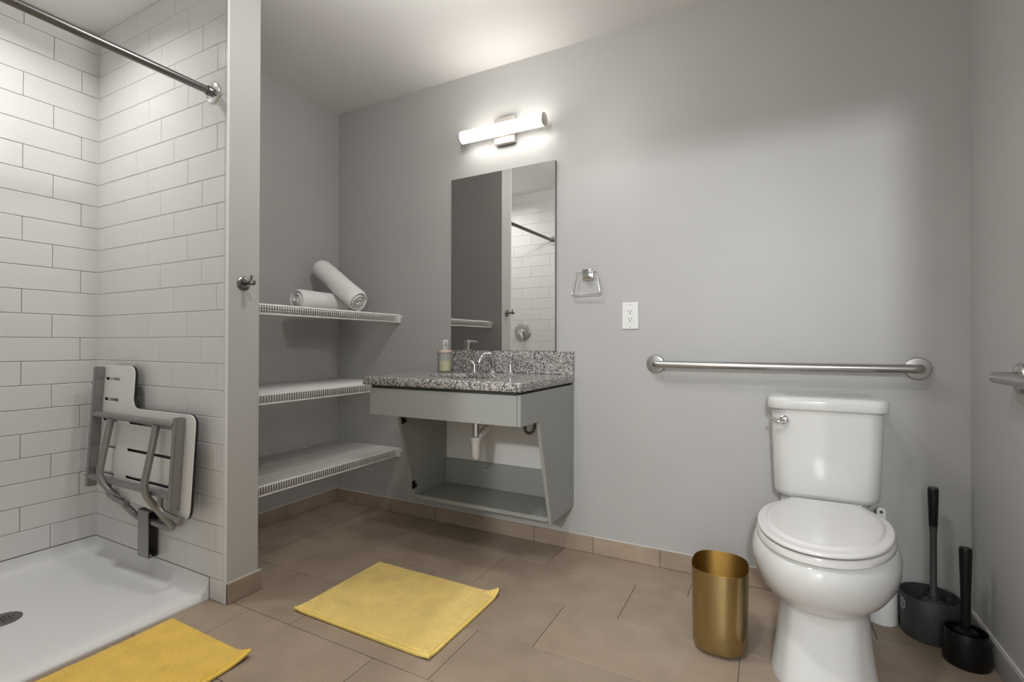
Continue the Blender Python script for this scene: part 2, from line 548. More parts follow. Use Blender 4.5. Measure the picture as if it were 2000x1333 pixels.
# partition grout skin (between paint edge and tile) and tiles
put('grout_bed', box(XS - .008, XE - .004, YP + .0015, YP + .0085, 0.0, H), M['grout'], wall_partition)
wall_tiles(wall_partition, XS, XE - .012, 0.342, 0.0977, 0.2932, 0.0, lambda u, z: (u, YP + 0.008, z))
put('edge_strip', box(XE - .0115, XE + .0005, YP - .0005, YP + .009, 0.0, H, .002), M['tile'], wall_partition)
# low tiles beside the shower pan, at the foot of the partition
put('tile', box(0.505, XE - .013, YP, YP + .008, 0.003, PZ0 - .001, .0015, 1), M['tile'], wall_partition)
# shower left wall: tiles face +x
wall_tiles(wall_shower, -YP, -YO, 1.259, -0.1, 0.3, pi / 2, lambda u, z: (XS - 0.008, -u - 0.0, z)) if False else None
def left_origin(u, z): return (XS - 0.008, u, z)
wall_tiles(wall_shower, YO, YP, -1.259, 0.1, 0.30, pi / 2, left_origin)
for yy in (YP - .0035, YO - .0005):
    put('caulk', box(XS - .001, XS + .0035, yy, yy + .004, PZ0, H, .001), M['tile'], wall_shower)
# valve wall: tiles face +y
put('grout_bed', box(XS - .008, XE, YO - .0085, YO - .0015, 0.0, H), M['grout'], wall_valve)
def valve_origin(u, z): return (-u, YO - 0.008, z)
wall_tiles(wall_valve, -XE, -XS, 0.30, -0.0977, 0.2932, pi, valve_origin)

# baseboards
def base_run(name, along, a, b, fixed, th, h, joints, m, flip):
    """row of base tiles; along 'x' or 'y'; fixed: wall plane; flip: +1/-1 direction of thickness"""
    def bb(s, e, t0, t1, z0, z1, bev):
        lo, hi = sorted((fixed + flip * t0, fixed + flip * t1))
        if along == 'x': return box(s, e, lo, hi, z0, z1, bev, 2)
        return box(lo, hi, s, e, z0, z1, bev, 2)
    base = struct(name, bb(a, b, 0, .004, 0, h - .002, 0), M['floor_grout'])
    pts = [a] + sorted(j for j in joints if a + .02 < j < b - .02) + [b]
    for s, e in zip(pts, pts[1:]):
        put('tile', bb(s + .001, e - .001, .0005, th, .0012, h, .0015), m, base)
    put('caulk', bb(a, b, -.001, .0035, h - .001, h + .0022, .0008), M['caulk'], base)
    return base
BH = 0.0765
base_run('baseboard_back', 'x', 0.0, XR, 0.0, 0.010, BH, [0.153 + .3053 * k for k in range(10)], M['floor_tile'], -1)
base_run('baseboard_left', 'y', YQ, -.010, 0.0, 0.010, BH, [-0.065, -0.37, -.675], M['floor_tile'], 1)
b = base_run('baseboard_right', 'y', YF, -.010, XR, 0.012, BH, [], M['basegrey'], -1)
base_run('baseboard_partition', 'y', YP + .006, YQ + .012, XE, 0.011, BH, [], M['floor_tile'], 1)
base_run('baseboard_closet', 'x', 0.011, XE, YQ, 0.011, BH, [.29, .59], M['floor_tile'], 1)

# ------------------------------------------------------------------ shower pan
PX1 = 0.502
def pan():
    xs = [XS + .0005 + t for t in (0, .0004, .0015, .0035, .0065, .0105, .016, .023, .03, .05)]
    xs += [XS + .05 + (PX1 - .022 - XS - .05) * k / 16 for k in range(1, 17)] + [PX1 - .016, PX1 - .012, PX1 - .008, PX1 - .004, PX1 - .001]
    ds = [.0, .0004, .0015, .0035, .0065, .0105, .016, .023, .03, .05]
    ya, yb = YO + .0005, YP - .0005
    ys = [ya + d for d in ds] + [ya + .05 + (yb - ya - .10) * k / 18 for k in range(1, 18)] + [yb - d for d in reversed(ds)]
    R = .03
    def z(x, y):
        r = sqrt((x - .02) ** 2 + (y + 1.53) ** 2)
        zf = .007 + .022 * min(r / .62, 1.0)
        d = min(x - XS - .0005, y - ya, yb - y)
        if d < R: zf = zf + (PZ0 - .002 - zf) * (1 - sqrt(max(0, 1 - (1 - d / R) ** 2)))
        e = PX1 - x
        if e < .02:                              # threshold: thins out to the floor at the opening
            t = 1 - e / .02
            zf = zf * (1 - t) + (.009 if d >= R else max(.009, zf)) * t
        if e < .012 and d >= .02: zf -= (.012 - e) * .35
        return zf
    bm = bmesh.new()
    V = [[bm.verts.new((x, y, max(.004, z(x, y)))) for y in ys] for x in xs]
    for i in range(len(xs) - 1):
        for j in range(len(ys) - 1):
            bm.faces.new((V[i][j], V[i + 1][j], V[i + 1][j + 1], V[i][j + 1]))
    # skirt down to the floor
    ring = [V[i][0] for i in range(len(xs))] + [V[-1][j] for j in range(1, len(ys))] + [V[i][-1] for i in range(len(xs) - 2, -1, -1)] + [V[0][j] for j in range(len(ys) - 2, 0, -1)]
    low = [bm.verts.new((v.co.x, v.co.y, .0002)) for v in ring]
    n = len(ring)
    for k in range(n): bm.faces.new((ring[k], ring[(k + 1) % n], low[(k + 1) % n], low[k]))
    bm.faces.new(low)
    return bm
sp = thing('shower_pan', 'low white shower pan with upturned rims under the tiled walls', 'shower pan', (0.05, -1.53, 0))
put('basin', pan(), M['pan'], sp, smooth=True, angle=50)
# drain: ring with a perforated grate
dc = Vector((0.022, -1.532, 0.0072))
holes = []
for a in range(-3, 4):
    for c in range(-3, 4):
        if a * a + c * c <= 9.5:
            holes.append([(a * .0105 + .0036 * cos(2 * pi * k / 8), c * .0105 + .0036 * sin(2 * pi * k / 8)) for k in range(8)])
circ = [(0.054 * cos(2 * pi * k / 40), 0.054 * sin(2 * pi * k / 40)) for k in range(40)]
put('drain_grate', plate(circ, holes, .004, .0006, lambda u, v, w: (dc.x + u, dc.y + v, dc.z + .0028 + w)), M['rod'], sp, label='round grey metal drain grate')
put('drain_well', turned([(.0, 0), (.045, 0), (.045, .0012), (0, .0012)], dc), M['slot'], sp)
put('brown_sliver', box(.455, .497, YP - .062, YP - .050, .0088, .0106, .0006), M['pan_brown'], sp, label='thin dark brown sliver at the pan corner')  # small flat dark brown sliver near the threshold

# ------------------------------------------------------------------ curtain rod, hook, shower valve
def flange(name, c, axis, r, th, m, parent, screws=3):
    fl = put(name, turned([(0, 0), (r, 0), (r, th * .35), (r * .93, th * .75), (r * .6, th), (0, th)], c, axis, 32), m, parent, smooth=True)
    return fl
rod = thing('curtain_rod', 'grey steel shower curtain rod spanning the shower opening', 'curtain rod', (0.515, -1.54, 1.952))
put('rod', tube([(0.515, YP - .004, 1.952), (0.515, YO + .004, 1.952)], 0.0142, 20), M['rod'], rod, smooth=True)
for yy, s in ((YP, -1), (YO, 1)):
    fl = flange('flange', (0.515, yy, 1.952), (0, s, 0), .040, .012, M['chrome'], rod)
    put('collar', turned([(0, .009), (.0185, .009), (.0185, .026), (.0165, .029), (0, .029)], (0.515, yy, 1.952), (0, s, 0), 24), M['rod'], fl, smooth=True)
    for a in (100, 220, 340):
        put('screw', turned([(0, .0085), (.0042, .0085), (.0036, .0125), (0, .0130)], Vector((0.515, yy, 1.952)) + Vector((.028 * cos(radians(a)), 0, .028 * sin(radians(a)))), (0, s, 0), 10), M['steel'], fl, smooth=True)

hk = thing('robe_hook', 'small chrome robe hook on the grey end of the partition', 'hook', (XE, -1.028, 1.218))
put('rosette', turned([(0, 0), (.026, 0), (.026, .005), (.021, .0085), (.010, .010), (0, .010)], (XE, -1.028, 1.218), (1, 0, 0), 28), M['rod'], hk, smooth=True)
put('post', turned([(0, .006), (.0095, .006), (.0075, .016), (.0065, .040), (.0085, .048), (.0085, .054), (0, .056)], (XE, -1.028, 1.218), (1, 0, 0), 18), M['rod'], hk, smooth=True)
put('prong', tube(fillet([(XE + .046, -1.028, 1.214), (XE + .047, -1.028, 1.232), (XE + .052, -1.028, 1.246)], .008), .0042, 12), M['rod'], hk, smooth=True)
put('end_knob', turned([(0, .054), (.0105, .055), (.0105, .062), (.006, .066), (0, .066)], (XE, -1.028, 1.218), (1, 0, 0), 16), M['rod'], hk, smooth=True)

vx, vz = 0.195, 1.102
sv = thing('shower_valve', 'round chrome shower valve on the tiled wall, seen in the mirror', 'shower valve', (vx, YO, vz))
put('escutcheon', turned([(0, 0), (.088, 0), (.088, .004), (.078, .011), (.040, .016), (0, .017)], (vx, YO, vz), (0, 1, 0), 40), M['steel'], sv, smooth=True)
put('hub', turned([(0, .012), (.030, .012), (.028, .040), (.022, .055), (0, .058)], (vx, YO, vz), (0, 1, 0), 24), M['chrome'], sv, smooth=True)
put('lever', tube([(vx, YO + .048, vz - .005), (vx + .022, YO + .055, vz - .045), (vx + .030, YO + .058, vz - .078)], [.010, .008, .0065], 12), M['chrome'], sv, smooth=True)

# ------------------------------------------------------------------ folding shower seat
st = thing('folding_seat', 'folded grey steel shower seat with white slotted panel on tiled wall', 'shower seat', (0.1, YP - .03, 0.105))
tilt = math.atan2(0.057, 0.998)
def SF(x, s, off=0.0):
    """seat frame: x along the wall, s up the panel, off towards the room"""
    y0, z0 = -1.139, 0.675
    return (x, y0 + s * sin(tilt) - off * cos(tilt), z0 + s * cos(tilt) + off * sin(tilt) * -1 * -1)
outl = rpoly([(-0.245, .212), (-0.245, -.322), (-0.05, -.338), (0.36, -.362), (.492, -.362), (.492, .036), (.036, .036), (.036, .214)], [.03, .05, .02, .02, .05, .045, .045, .05], 6)
def slot(x0, x1, s): return rrect(x0, x1, s - .006, s + .006, .0055, 3)
slots = [slot(-.205, -.082, .153), slot(-.205, -.082, .063), slot(-.205, -.08, -.026), slot(-.208, -.078, -.139), slot(-.208, -.075, -.252),
         slot(.016, .412, -.026), slot(.016, .414, -.139), slot(.018, .414, -.252)]
put('seat_panel', plate(outl, slots, .004, .0008, lambda u, v, w: SF(u, v, w + .004)), M['panel'], st, label='white slotted phenolic seat panel')
put('panel_core', plate(outl, slots, .0095, .001, lambda u, v, w: SF(u, v, w - .0030)), M['panelcore'], st, label='black core of the seat panel')
def seatbar(x0, x1, s0, s1, oa=.0068, ob=.040):
    bm = bmesh.new()
    P = [Vector(SF(x, s, o)) for s in (s0, s1) for x, o in ((x0, oa), (x1, oa), (x1, ob), (x0, ob))]
    lo = [bm.verts.new(p) for p in P[:4]]; hi = [bm.verts.new(p) for p in P[4:]]
    bm.faces.new(lo); bm.faces.new(hi)
    for k in range(4): bm.faces.new((lo[k], lo[(k + 1) % 4], hi[(k + 1) % 4], hi[k]))
    bmesh.ops.bevel(bm, geom=list(bm.edges), offset=min(.0018, (s1 - s0) * .2), segments=2, affect='EDGES')
    return bm
for x0, x1, s0, s1 in ((-.238, -.213, -.318, .203), (.404, .430, -.325, .022)):
    b = put('side_bar', seatbar(x0, x1, s0, s1), M['seatmetal'], st)
    put('end_opening', seatbar(x0 + .003, x1 - .003, s1 - .004, s1 + .0006, .0100, .0370), M['slot'], b)
    for s in (s1 - .045 if x0 > 0 else .13, s0 + .045):
        put('bolt', tube([SF(x0 - .022, s, .033), SF(x0 + .004, s, .033)], .0042, 10), M['steel'], b, smooth=True)
RT = .0128
for s in (-.004, -.274):
    put('cross_tube', tube([SF(-.2125, s, .028), SF(.4035, s, .028)], RT, 16), M['seatmetal'], st, smooth=True)
PIV = (-1.1185, 0.243)
for x, xe in ((-.078, -.045), (.276, .262)):
    pts = [SF(x, -.016, .030), SF(x, -.10, .040), SF(x, -.262, .060), (.035, PIV[0], PIV[1]), (.12, PIV[0], PIV[1])]
    if x > 0:
        pts = [SF(x, -.016, .030), SF(x, -.10, .040), SF(x, -.268, .062), (x + .012, -1.172, .335), (.305, PIV[0] - .004, PIV[1] + .012), (.285, PIV[0], PIV[1] - .002), (.125, PIV[0], PIV[1])]
    put('leg', tube(fillet(pts, .045, 8), RT, 16), M['seatmetal'], st, smooth=True)
# rear hinge arms from the lower cross tube to the wall
for path in ([(-.060, -.274, .028), (-.060, -.330, .028), (.000, -.346, .022), (.055, -.353, .018)], [(.335, -.274, .028), (.335, -.338, .028), (.395, -.347, .022), (.452, -.354, .020)]):
    a = put('hinge_arm', tube(fillet([SF(*q_) for q_ in path],   .035, 6), .0102, 14), M['seatmetal'], st, smooth=True)
    x_, s_, o_ = path[-1]
    put('knuckle', turned([(0, -.012), (.0125, -.012), (.0125, .012), (.005, .013), (.005, .016), (0, .016)], SF(x_ + .006, s_ - .002, o_), (1, 0, 0), 16), M['seatmetal'], a, smooth=True)
# wall bracket: a steel channel open to the right
bm = bmesh.new()
bx(bm, .074, .152, -1.138, -1.1335, .098, .292, .001)
bx(bm, .074, .152, -1.099, -1.0958, .098, .292, .001)
bx(bm, .074, .078, -1.1335, -1.099, .098, .292, .0)
put('wall_bracket', bm, M['seatmetal'], st)
for z in (.098, .286):
    put('bracket_plate', box(.078, .152, -1.1335, -1.099, z, z + .003), M['seatmetal'], st)
put('bolt', turned([(0, 0), (.008, 0), (.008, .005), (0, .006)], (.128, -1.116, .101), (0, 0, 1), 6), M['steel'], st)

# ------------------------------------------------------------------ wire shelves
NW = 75
def wire_mesh(depth, lip):
    """one bent wire: deck part along x, then the drop of the front lip; local origin at the wall, top of deck at z = 0"""
    r = .0019
    bm = bmesh.new()
    sweep(bm, [(0.004, 0, -r), (depth - .003, 0, -r), (depth, 0, -r - .003), (depth, 0, -lip)], r, 5)
    for f in bm.faces: f.smooth = True
    me = bpy.data.meshes.new('wire'); bm.to_mesh(me); bm.free()
    me.materials.append(M['wire'])
    return me
WIRE = wire_mesh(.500, .046)
def wire_shelf(name, label, z, caps):
    s = thing(name, label, 'shelf', (0.25, YQ / 2, z), 'white wire shelves in the closet nook')
    y0, y1 = YQ + .004, -.004
    for k in range(NW):
        y = y0 + .004 + (y1 - y0 - .008) * k / (NW - 1)
        share(WIRE, 'wire', s, (0, y, z))
    for x, dz, r in ((.0055, -.0055, .003), (.185, -.0050, .0027), (.365, -.0050, .0027), (.4965, -.0062, .0036), (.4975, -.0455, .0036)):
        put('rail', tube([(x, y0, z + dz), (x, y1, z + dz)], r, 8), M['wire'], s, smooth=True)
    # plastic end brackets on the back wall and on the partition
    for ya, yb in ((-.017, -.0005), (YQ + .0005, YQ + .014)):
        bm = bmesh.new()
        bx(bm, .474, .512, ya, yb, z - .052, z - .002, .002)
        e = put('end_bracket', bm, M['whiteplastic'], s)
        put('screw_tab', turned([(0, 0), (.0075, 0), (.0075, .005), (.0035, .006), (0, .006)], (.520, -.0005 if ya > -.5 else YQ + .0005, z - .016), (0, -1 if ya > -.5 else 1, 0), 14), M['whiteplastic'], e)
    for y in (-.25, -.70):
        put('wall_clip', box(.0003, .012, y - .006, y + .006, z - .014, z + .002, .001), M['whiteplastic'], s)
    return s
wire_shelf('wire_shelf', 'top white wire shelf in the closet nook holding rolled towels', 1.157, True)
wire_shelf('wire_shelf', 'middle white wire shelf in the nook, level with the granite counter', .770, True)
wire_shelf('wire_shelf', 'lowest white wire shelf in the nook, just above the brown baseboard', .380, True)

# ------------------------------------------------------------------ rolled towels
def towel_roll(p0, p1, R, turns, r0=.010, spin=0.0, cone=.0):
    p0, p1 = Vector(p0), Vector(p1)
    ax = (p1 - p0); L = ax.length; ax.normalize()
    a = Vector((0, 0, 1)) if abs(ax.z) < .8 else Vector((1, 0, 0))
    e1 = (a - ax * a.dot(ax)).normalized(); e2 = ax.cross(e1)
    N, J = int(46 * turns), 22
    pit = (R - r0) / turns
    bm = bmesh.new()
    def ring(i, side):
        t = i / N
        th = spin + 2 * pi * turns * t
        out = []
        for j in range(J + 1):
            u = j / J
            edge = min(u, 1 - u) * L
            w = pit * .46 * (1.0 if edge > .016 else (.18 + .82 * sqrt(max(0, 1 - (1 - edge / .016) ** 2))))
            rr = r0 + (R - r0) * t - pit * .46 + side * w
            if side > 0 and t > 1 - 1 / turns: rr += .0012 * sin(9 * u + 3 * th) + .0016 * sin(4.1 * u + th * 2)
            if t > .985: rr = rr - (t - .985) / .015 * pit * .3 * (1 if side > 0 else -1)
            along = u * L + (.5 - u) * 2 * (-cone) * (1 - t) + .003 * sin(th * 1.3 + 2 * u)
            flat = 1.0 - .10 * (0.5 - 0.5 * cos(2 * th - 2 * spin)) * 0
            out.append(p0 + ax * along + (e1 * cos(th) + e2 * sin(th)) * rr)
        return out
    A = [[bm.verts.new(p) for p in ring(i, 1)] for i in range(N + 1)]
    B = [[bm.verts.new(p) for p in ring(i, -1)] for i in range(N + 1)]
    for i in range(N):
        for j in range(J):
            bm.faces.new((A[i][j], A[i + 1][j], A[i + 1][j + 1], A[i][j + 1]))
            bm.faces.new((B[i][j], B[i][j + 1], B[i + 1][j + 1], B[i + 1][j]))
        for j in (0, J): bm.faces.new((A[i][j], B[i][j], B[i + 1][j], A[i + 1][j]))
    for i in (0, N):
        for j in range(J): bm.faces.new((A[i][j], A[i][j + 1], B[i][j + 1], B[i][j]))
    return bm
tag(put('rolled_towel', towel_roll((.200, -.470, 1.218), (.200, -.15, 1.218), 0.0605, 3.4, spin=.5, cone=.006), M['terry'], smooth=True, angle=80),
    'white rolled towel lying flat on the top wire shelf', 'towel', 'rolled towels on the top shelf')
tag(put('rolled_towel', towel_roll((.410, -.238, 1.2145), (.075, -.200, 1.428), .0670, 3.6, spin=5.5, cone=.008), M['terry'], smooth=True, angle=80),
    'white rolled towel leaning slantwise over the other towel', 'towel', 'rolled towels on the top shelf')

# ------------------------------------------------------------------ vanity cabinet
VX0, VX1 = .823, 1.580
vc = thing('vanity_cabinet', 'grey open wall-hung vanity cabinet with slanted sides under the granite top', 'cabinet', (1.2, -.30, .205))
def side(x0, x1):
    poly = [(0, .205), (-.272, .205), (-.400, .668), (-.572, .668), (-.572, .790), (0, .790)]
    bm = prism(bmesh.new(), [(x0, y - .0005, z) for y, z in poly], (x1 - x0, 0, 0))
    bmesh.ops.bevel(bm, geom=list(bm.edges), offset=.0012, segments=1, affect='EDGES')
    return bm
# left panel stops behind the apron
bm = prism(bmesh.new(), [(VX0, y - .0005, z) for y, z in [(0, .205), (-.272, .205), (-.400, .668), (-.555, .668), (-.555, .790), (0, .790)]], (.018, 0, 0))
lp = put('side_panel', bm, M['cabinet'], vc)
put('side_panel', side(VX1 - .0155, VX1), M['cabinet'], vc)
put('front_panel', box(VX0, VX1 - .0165, -.574, -.556, .668, .787, .0015), M['cabinet'], vc)
put('shade_strip', box(VX0 + .002, VX1 - .0175, -.566, -.003, .787, .7995), M['cabshade'], vc)  # dark strip under the slab: the counter's overhang shade put into its colour
put('bottom_shelf', box(VX0 + .0182, VX1 - .0182, -.272, -.0165, .211, .229, .001), M['cabinet'], vc)
put('back_board', box(VX0 + .0182, VX1 - .0182, -.006, -.0005, .3625, .787), M['backboard'], vc, label='white backing board behind the drain')
put('back_rail', box(VX0 + .0182, VX1 - .0182, -.016, -.0005, .2292, .362, .001), M['cabinet'], vc)
for y, z in ((-.372, .617), (-.292, .283)):
    bm = bmesh.new()
    xi = VX0 + .018
    bx(bm, xi, xi + .006, y - .010, y + .010, z - .020, z + .020, .0015)
    bx(bm, xi + .006, xi + .016, y - .006, y + .012, z - .014, z + .004, .002)
    put('hinge_plate', bm, M['black'], vc, label='black plastic hinge plate')
for x, y, z in ((.852, -.020, .318), (.852, -.020, .298), (1.225, -.020, .246), (1.245, -.020, .240)):
    put('screw', turned([(0, 0), (.0042, 0), (.003, .003), (0, .0034)], (x, -.016, z), (0, -1, 0), 10), M['chrome'], vc)
put('screw', turned([(0, 0), (.004, 0), (.003, .0015), (0, .002)], (1.10, -.016, .335), (0, -1, 0), 10), M['black'], vc)

# countertop with oval sink
CX0, CX1, CZ0, CZ1 = .785, 1.583, .800, .837
ct = thing('countertop', 'speckled black and white granite vanity top with backsplash', 'countertop', (1.2, -.3, CZ0))
oval = [(1.20 + .212 * cos(2 * pi * k / 48), -.315 + .152 * sin(2 * pi * k / 48)) for k in range(48)]
put('slab', plate(rrect(CX0, CX1, -.583, -.0008, .006, 3), [oval], CZ1 - CZ0, .005, lambda u, v, w: (u, v, (CZ0 + CZ1) / 2 + w)), M['granite'], ct)
put('backsplash', box(CX0, CX1 - .001, -.0205, -.0008, CZ1 + .0003, .9495, .002), M['granite'], ct)
rings = []
for k in range(9):
    t = k / 8
    a = radians(90 * t)
    sx = .210 * cos(a) + .02 * sin(a); sy = .150 * cos(a) + .02 * sin(a); z = CZ0 - .0005 - .128 * sin(a)
    rings.append([(1.20 + sx * cos(2 * pi * j / 40), -.315 + sy * sin(2 * pi * j / 40), z) for j in range(40)])
put('sink_basin', loft(bmesh.new(), rings, cap0=False), M['sink'], ct, smooth=True)

# faucet
fc = thing('faucet', 'chrome widespread faucet with arched spout and two lever handles', 'faucet', (1.17, -.075, CZ1))
bm = bmesh.new()
lathe(bm, [(0, 0), (.024, 0), (.023, .004), (.014, .010), (.0105, .024), (0, .024)], (1.17, -.078, CZ1), n=20)
pts = fillet([(1.17, -.078, CZ1 + .02), (1.17, -.080, .900), (1.17, -.100, .937), (1.17, -.150, .938), (1.17, -.190, .915), (1.17, -.205, .892)], .03, 5)
sweep(bm, pts, [.0098 - .0022 * i / (len(pts) - 1) for i in range(len(pts))], 14)
put('spout', bm, M['chrome'], fc, smooth=True)
put('lift_knob', turned([(0, 0), (.0025, 0), (.0025, .012), (.008, .016), (.0115, .027), (.0105, .038), (.006, .046), (0, .048)], (1.142, -.040, CZ1), n=14), M['peach'], fc, smooth=True)
for x, s in ((1.065, -1), (1.275, 1)):
    h = put('handle', turned([(0, 0), (.022, 0), (.021, .004), (.012, .009), (.0085, .024), (.0095, .036), (.008, .044), (0, .046)], (x, -.078, CZ1), n=20), M['chrome'], fc, smooth=True)
    pts = fillet([(x, -.078, CZ1 + .036), (x + s * .012, -.078, CZ1 + .055), (x + s * .045, -.080, CZ1 + .066), (x + s * .082, -.082, CZ1 + .070)], .02, 4)
    put('lever', tube(pts, [.0058 - .0022 * i / (len(pts) - 1) for i in range(len(pts))], 10), M['chrome'], h, smooth=True)

# soap dispenser
sd = thing('soap_dispenser', 'clear soap pump bottle half full of yellow-green soap beside the faucet', 'soap dispenser', (.902, -.105, CZ1))
sx, sy = .902, -.105
put('bottle', turned([(0, .0005), (.0295, .0005), (.0325, .004), (.0325, .094), (.0305, .100), (.029, .100), (.029, .094), (.02955, .006), (0, .005)], (sx, sy, CZ1), n=36), M['clear'], sd, smooth=True)
put('liquid_soap', turned([(0, .0055), (.029, .0065), (.0291, .058), (0, .058)], (sx, sy, CZ1), n=36), M['soap'], sd, smooth=True)
put('collar', turned([(0, .1003), (.0335, .1003), (.0345, .103), (.0345, .112), (.0325, .115), (0, .115)], (sx, sy, CZ1), n=36), M['peach'], sd, smooth=True)
bm = bmesh.new()
lathe(bm, [(0, .114), (.0135, .114), (.0135, .134), (.0115, .137), (.0115, .140), (.0155, .141), (.0155, .166), (.013, .169), (0, .169)], (sx, sy, CZ1), n=20)
d = Vector((.60, -.80, 0)); c = Vector((sx, sy, CZ1 + .160))
pts = [c, c + d * .045, c + d * .060 + Vector((0, 0, -.003))]
sweep(bm, pts, [.0078, .0065, .0055], 10)
put('pump', bm, M['whiteplastic'], sd, smooth=True)
put('dip_tube', tube([(sx, sy, CZ1 + .112), (sx + .004, sy, CZ1 + .0585)], .0025, 8), M['whiteplastic'], sd, smooth=True)

# drain trap under the basin
dt = thing('drain_trap', 'white drain trap with chrome tailpiece hanging below the vanity basin', 'drain pipe', (1.207, -.29, .452))
put('tailpiece', turned([(0, .55), (.0150, .55), (.0150, .650), (.021, .651), (.021, .674), (0, .674)], (1.207, -.29, 0), n=20), M['chrome'], dt, smooth=True)
put('slip_nut', turned([(0, .528), (.0225, .528), (.0265, .540), (.0265, .553), (.016, .557), (0, .557)], (1.207, -.29, 0), n=12), M['pvc'], dt, smooth=True, angle=25)
put('trap_body', turned([(0, .4465), (.008, .4475), (.015, .452), (.0185, .461), (.0195, .475), (.0205, .500), (.0212, .529), (0, .529)], (1.207, -.29, 0), n=24), M['pvc'], dt, smooth=True, angle=60)
put('trap_arm', tube(fillet([(1.212, -.281, .552), (1.224, -.245, .572), (1.234, -.205, .604), (1.236, -.006, .607)], .03, 7), .0165, 18), M['pvc'], dt, smooth=True)
put('slip_nut', turned([(0, 0), (.0245, 0), (.0245, .022), (0, .022)], (1.236, -.105, .607), (0, 1, 0), 12), M['pvc'], dt)
put('slip_nut', turned([(0, 0), (.027, 0), (.027, .026), (0, .026)], (1.236, -.170, .606), (0, 1, 0), 12), M['pvc'], dt)
put('escutcheon', turned([(0, 0), (.036, 0), (.034, .006), (.0215, .012), (0, .012)], (1.236, -.0064, .607), (0, -1, 0), 24), M['pvc'], dt, smooth=True)
hs = tag(put('supply_hose', tube(fillet([(1.478, -.335, .7868), (1.480, -.35, .70), (1.497, -.36, .607), (1.530, -.36, .607), (1.548, -.35, .68), (1.548, -.33, .7868)], .035, 7), .0068, 10), M['hose'], smooth=True),
         'dark braided supply hose looping below the vanity at its right side', 'hose')

# ------------------------------------------------------------------ mirror, vanity light, towel ring, outlet
bm = bmesh.new()
def my(x): return -.0062 - .0285 * (x - .868)
x0, x1, z0, z1 = .868, 1.490, .951, 1.884
P = [(x0, -.0005, z0), (x1, -.0005, z0), (x1, my(x1), z0), (x0, my(x0), z0)]
prism(bm, P, (0, 0, z1 - z0))
bm.normal_update()
for f in bm.faces:
    if abs(f.normal.y) < .9: f.material_index = 1
mo = put('mirror', bm, [M['mirror'], M['mirroredge']])
tag(mo, 'tall frameless rectangular mirror above the vanity backsplash', 'mirror')

vl = thing('vanity_light', 'lit white tube light bar with square metal mount above the mirror', 'light', (1.215, 0, 2.07))
bm = bmesh.new()
bx(bm, 1.150, 1.268, -.028, -.0005, 2.016, 2.152, .004)
put('mount_plate', bm, M['fixture'], vl)
bm = bmesh.new()
bx(bm, 1.175, 1.243, -.047, -.026, 2.052, 2.092, .002)
put('arm', bm, M['fixture'], vl)
put('tube_diffuser', turned([(0, .985), (.0305, .985), (.0305, 1.452), (0, 1.452)], (0, -.076, 2.069), (1, 0, 0), 32), M['tube'], vl, smooth=True)
arc_o = [(-.076 + .0325 * cos(radians(t_)), 2.069 + .0325 * sin(radians(t_))) for t_ in range(-34, 35, 4)]
arc_i = [(-.076 + .0310 * cos(radians(t_)), 2.069 + .0310 * sin(radians(t_))) for t_ in range(-34, 35, 4)]
put('back_channel', prism(bmesh.new(), [(.985, y_, z_) for y_, z_ in arc_o + arc_i[::-1]], (.467, 0, 0)), M['fixture'], vl, label='metal channel along the back of the tube')
for a, s in ((.985, -1), (1.452, 1)):
    put('end_cap', turned([(0, 0), (.0315, 0), (.0315, .007), (.029, .009), (0, .009)], (a, -.076, 2.069), (s, 0, 0), 32), M['fixture'], vl, smooth=True)

tr = thing('towel_ring', 'square chrome towel ring on the grey wall beside the mirror', 'towel ring', (1.652, 0, 1.22))
put('wall_plate', box(1.628, 1.680, -.010, -.0005, 1.288, 1.342, .0025), M['chrome'], tr)
put('post', box(1.640, 1.668, -.050, -.009, 1.303, 1.338, .002), M['chrome'], tr)
ring = rpoly([(1.606, 1.327), (1.702, 1.327), (1.722, 1.219), (1.580, 1.219)], [.014, .014, .014, .014], 6)
put('ring', tube([(u, -.036, v) for u, v in ring], .0034, 10, closed=True), M['chrome'], tr, smooth=True)

ol = thing('wall_outlet', 'white duplex wall outlet between towel ring and grab bar', 'outlet', (1.853, 0, 1.054))
bm = bmesh.new()
put('cover_plate', box(1.8165, 1.8895, -.006, -.0005, 1.054, 1.175, .0022), M['whiteplastic'], ol)
ins = put('receptacle', box(1.8365, 1.8695, -.0078, -.0055, 1.081, 1.148, .0008), M['whiteplastic'], ol)
for zc in (1.132, 1.098):
    for dx, hh in ((-.0062, .0082), (.0062, .0070)):
        put('slot', box(1.853 + dx - .0011, 1.853 + dx + .0011, -.0081, -.0070, zc - hh / 2 + .003, zc + hh / 2 + .003), M['slot'], ins)
    put('ground_hole', turned([(0, 0), (.0026, 0), (.0026, .0011), (0, .0011)], (1.853, -.0070, zc - .007), (0, -1, 0), 12), M['slot'], ins)
for dx in (-.006, .006):
    put('button', box(1.853 + dx - .004, 1.853 + dx + .004, -.0088, -.0075, 1.1135, 1.1165, .0004), M['whiteplastic'], ins)
for zz in (1.0625, 1.1665):
    put('screw', turned([(0, 0), (.0028, 0), (.0022, .0012), (0, .0014)], (1.853, -.0058, zz), (0, -1, 0), 12), M['steel'], ol)

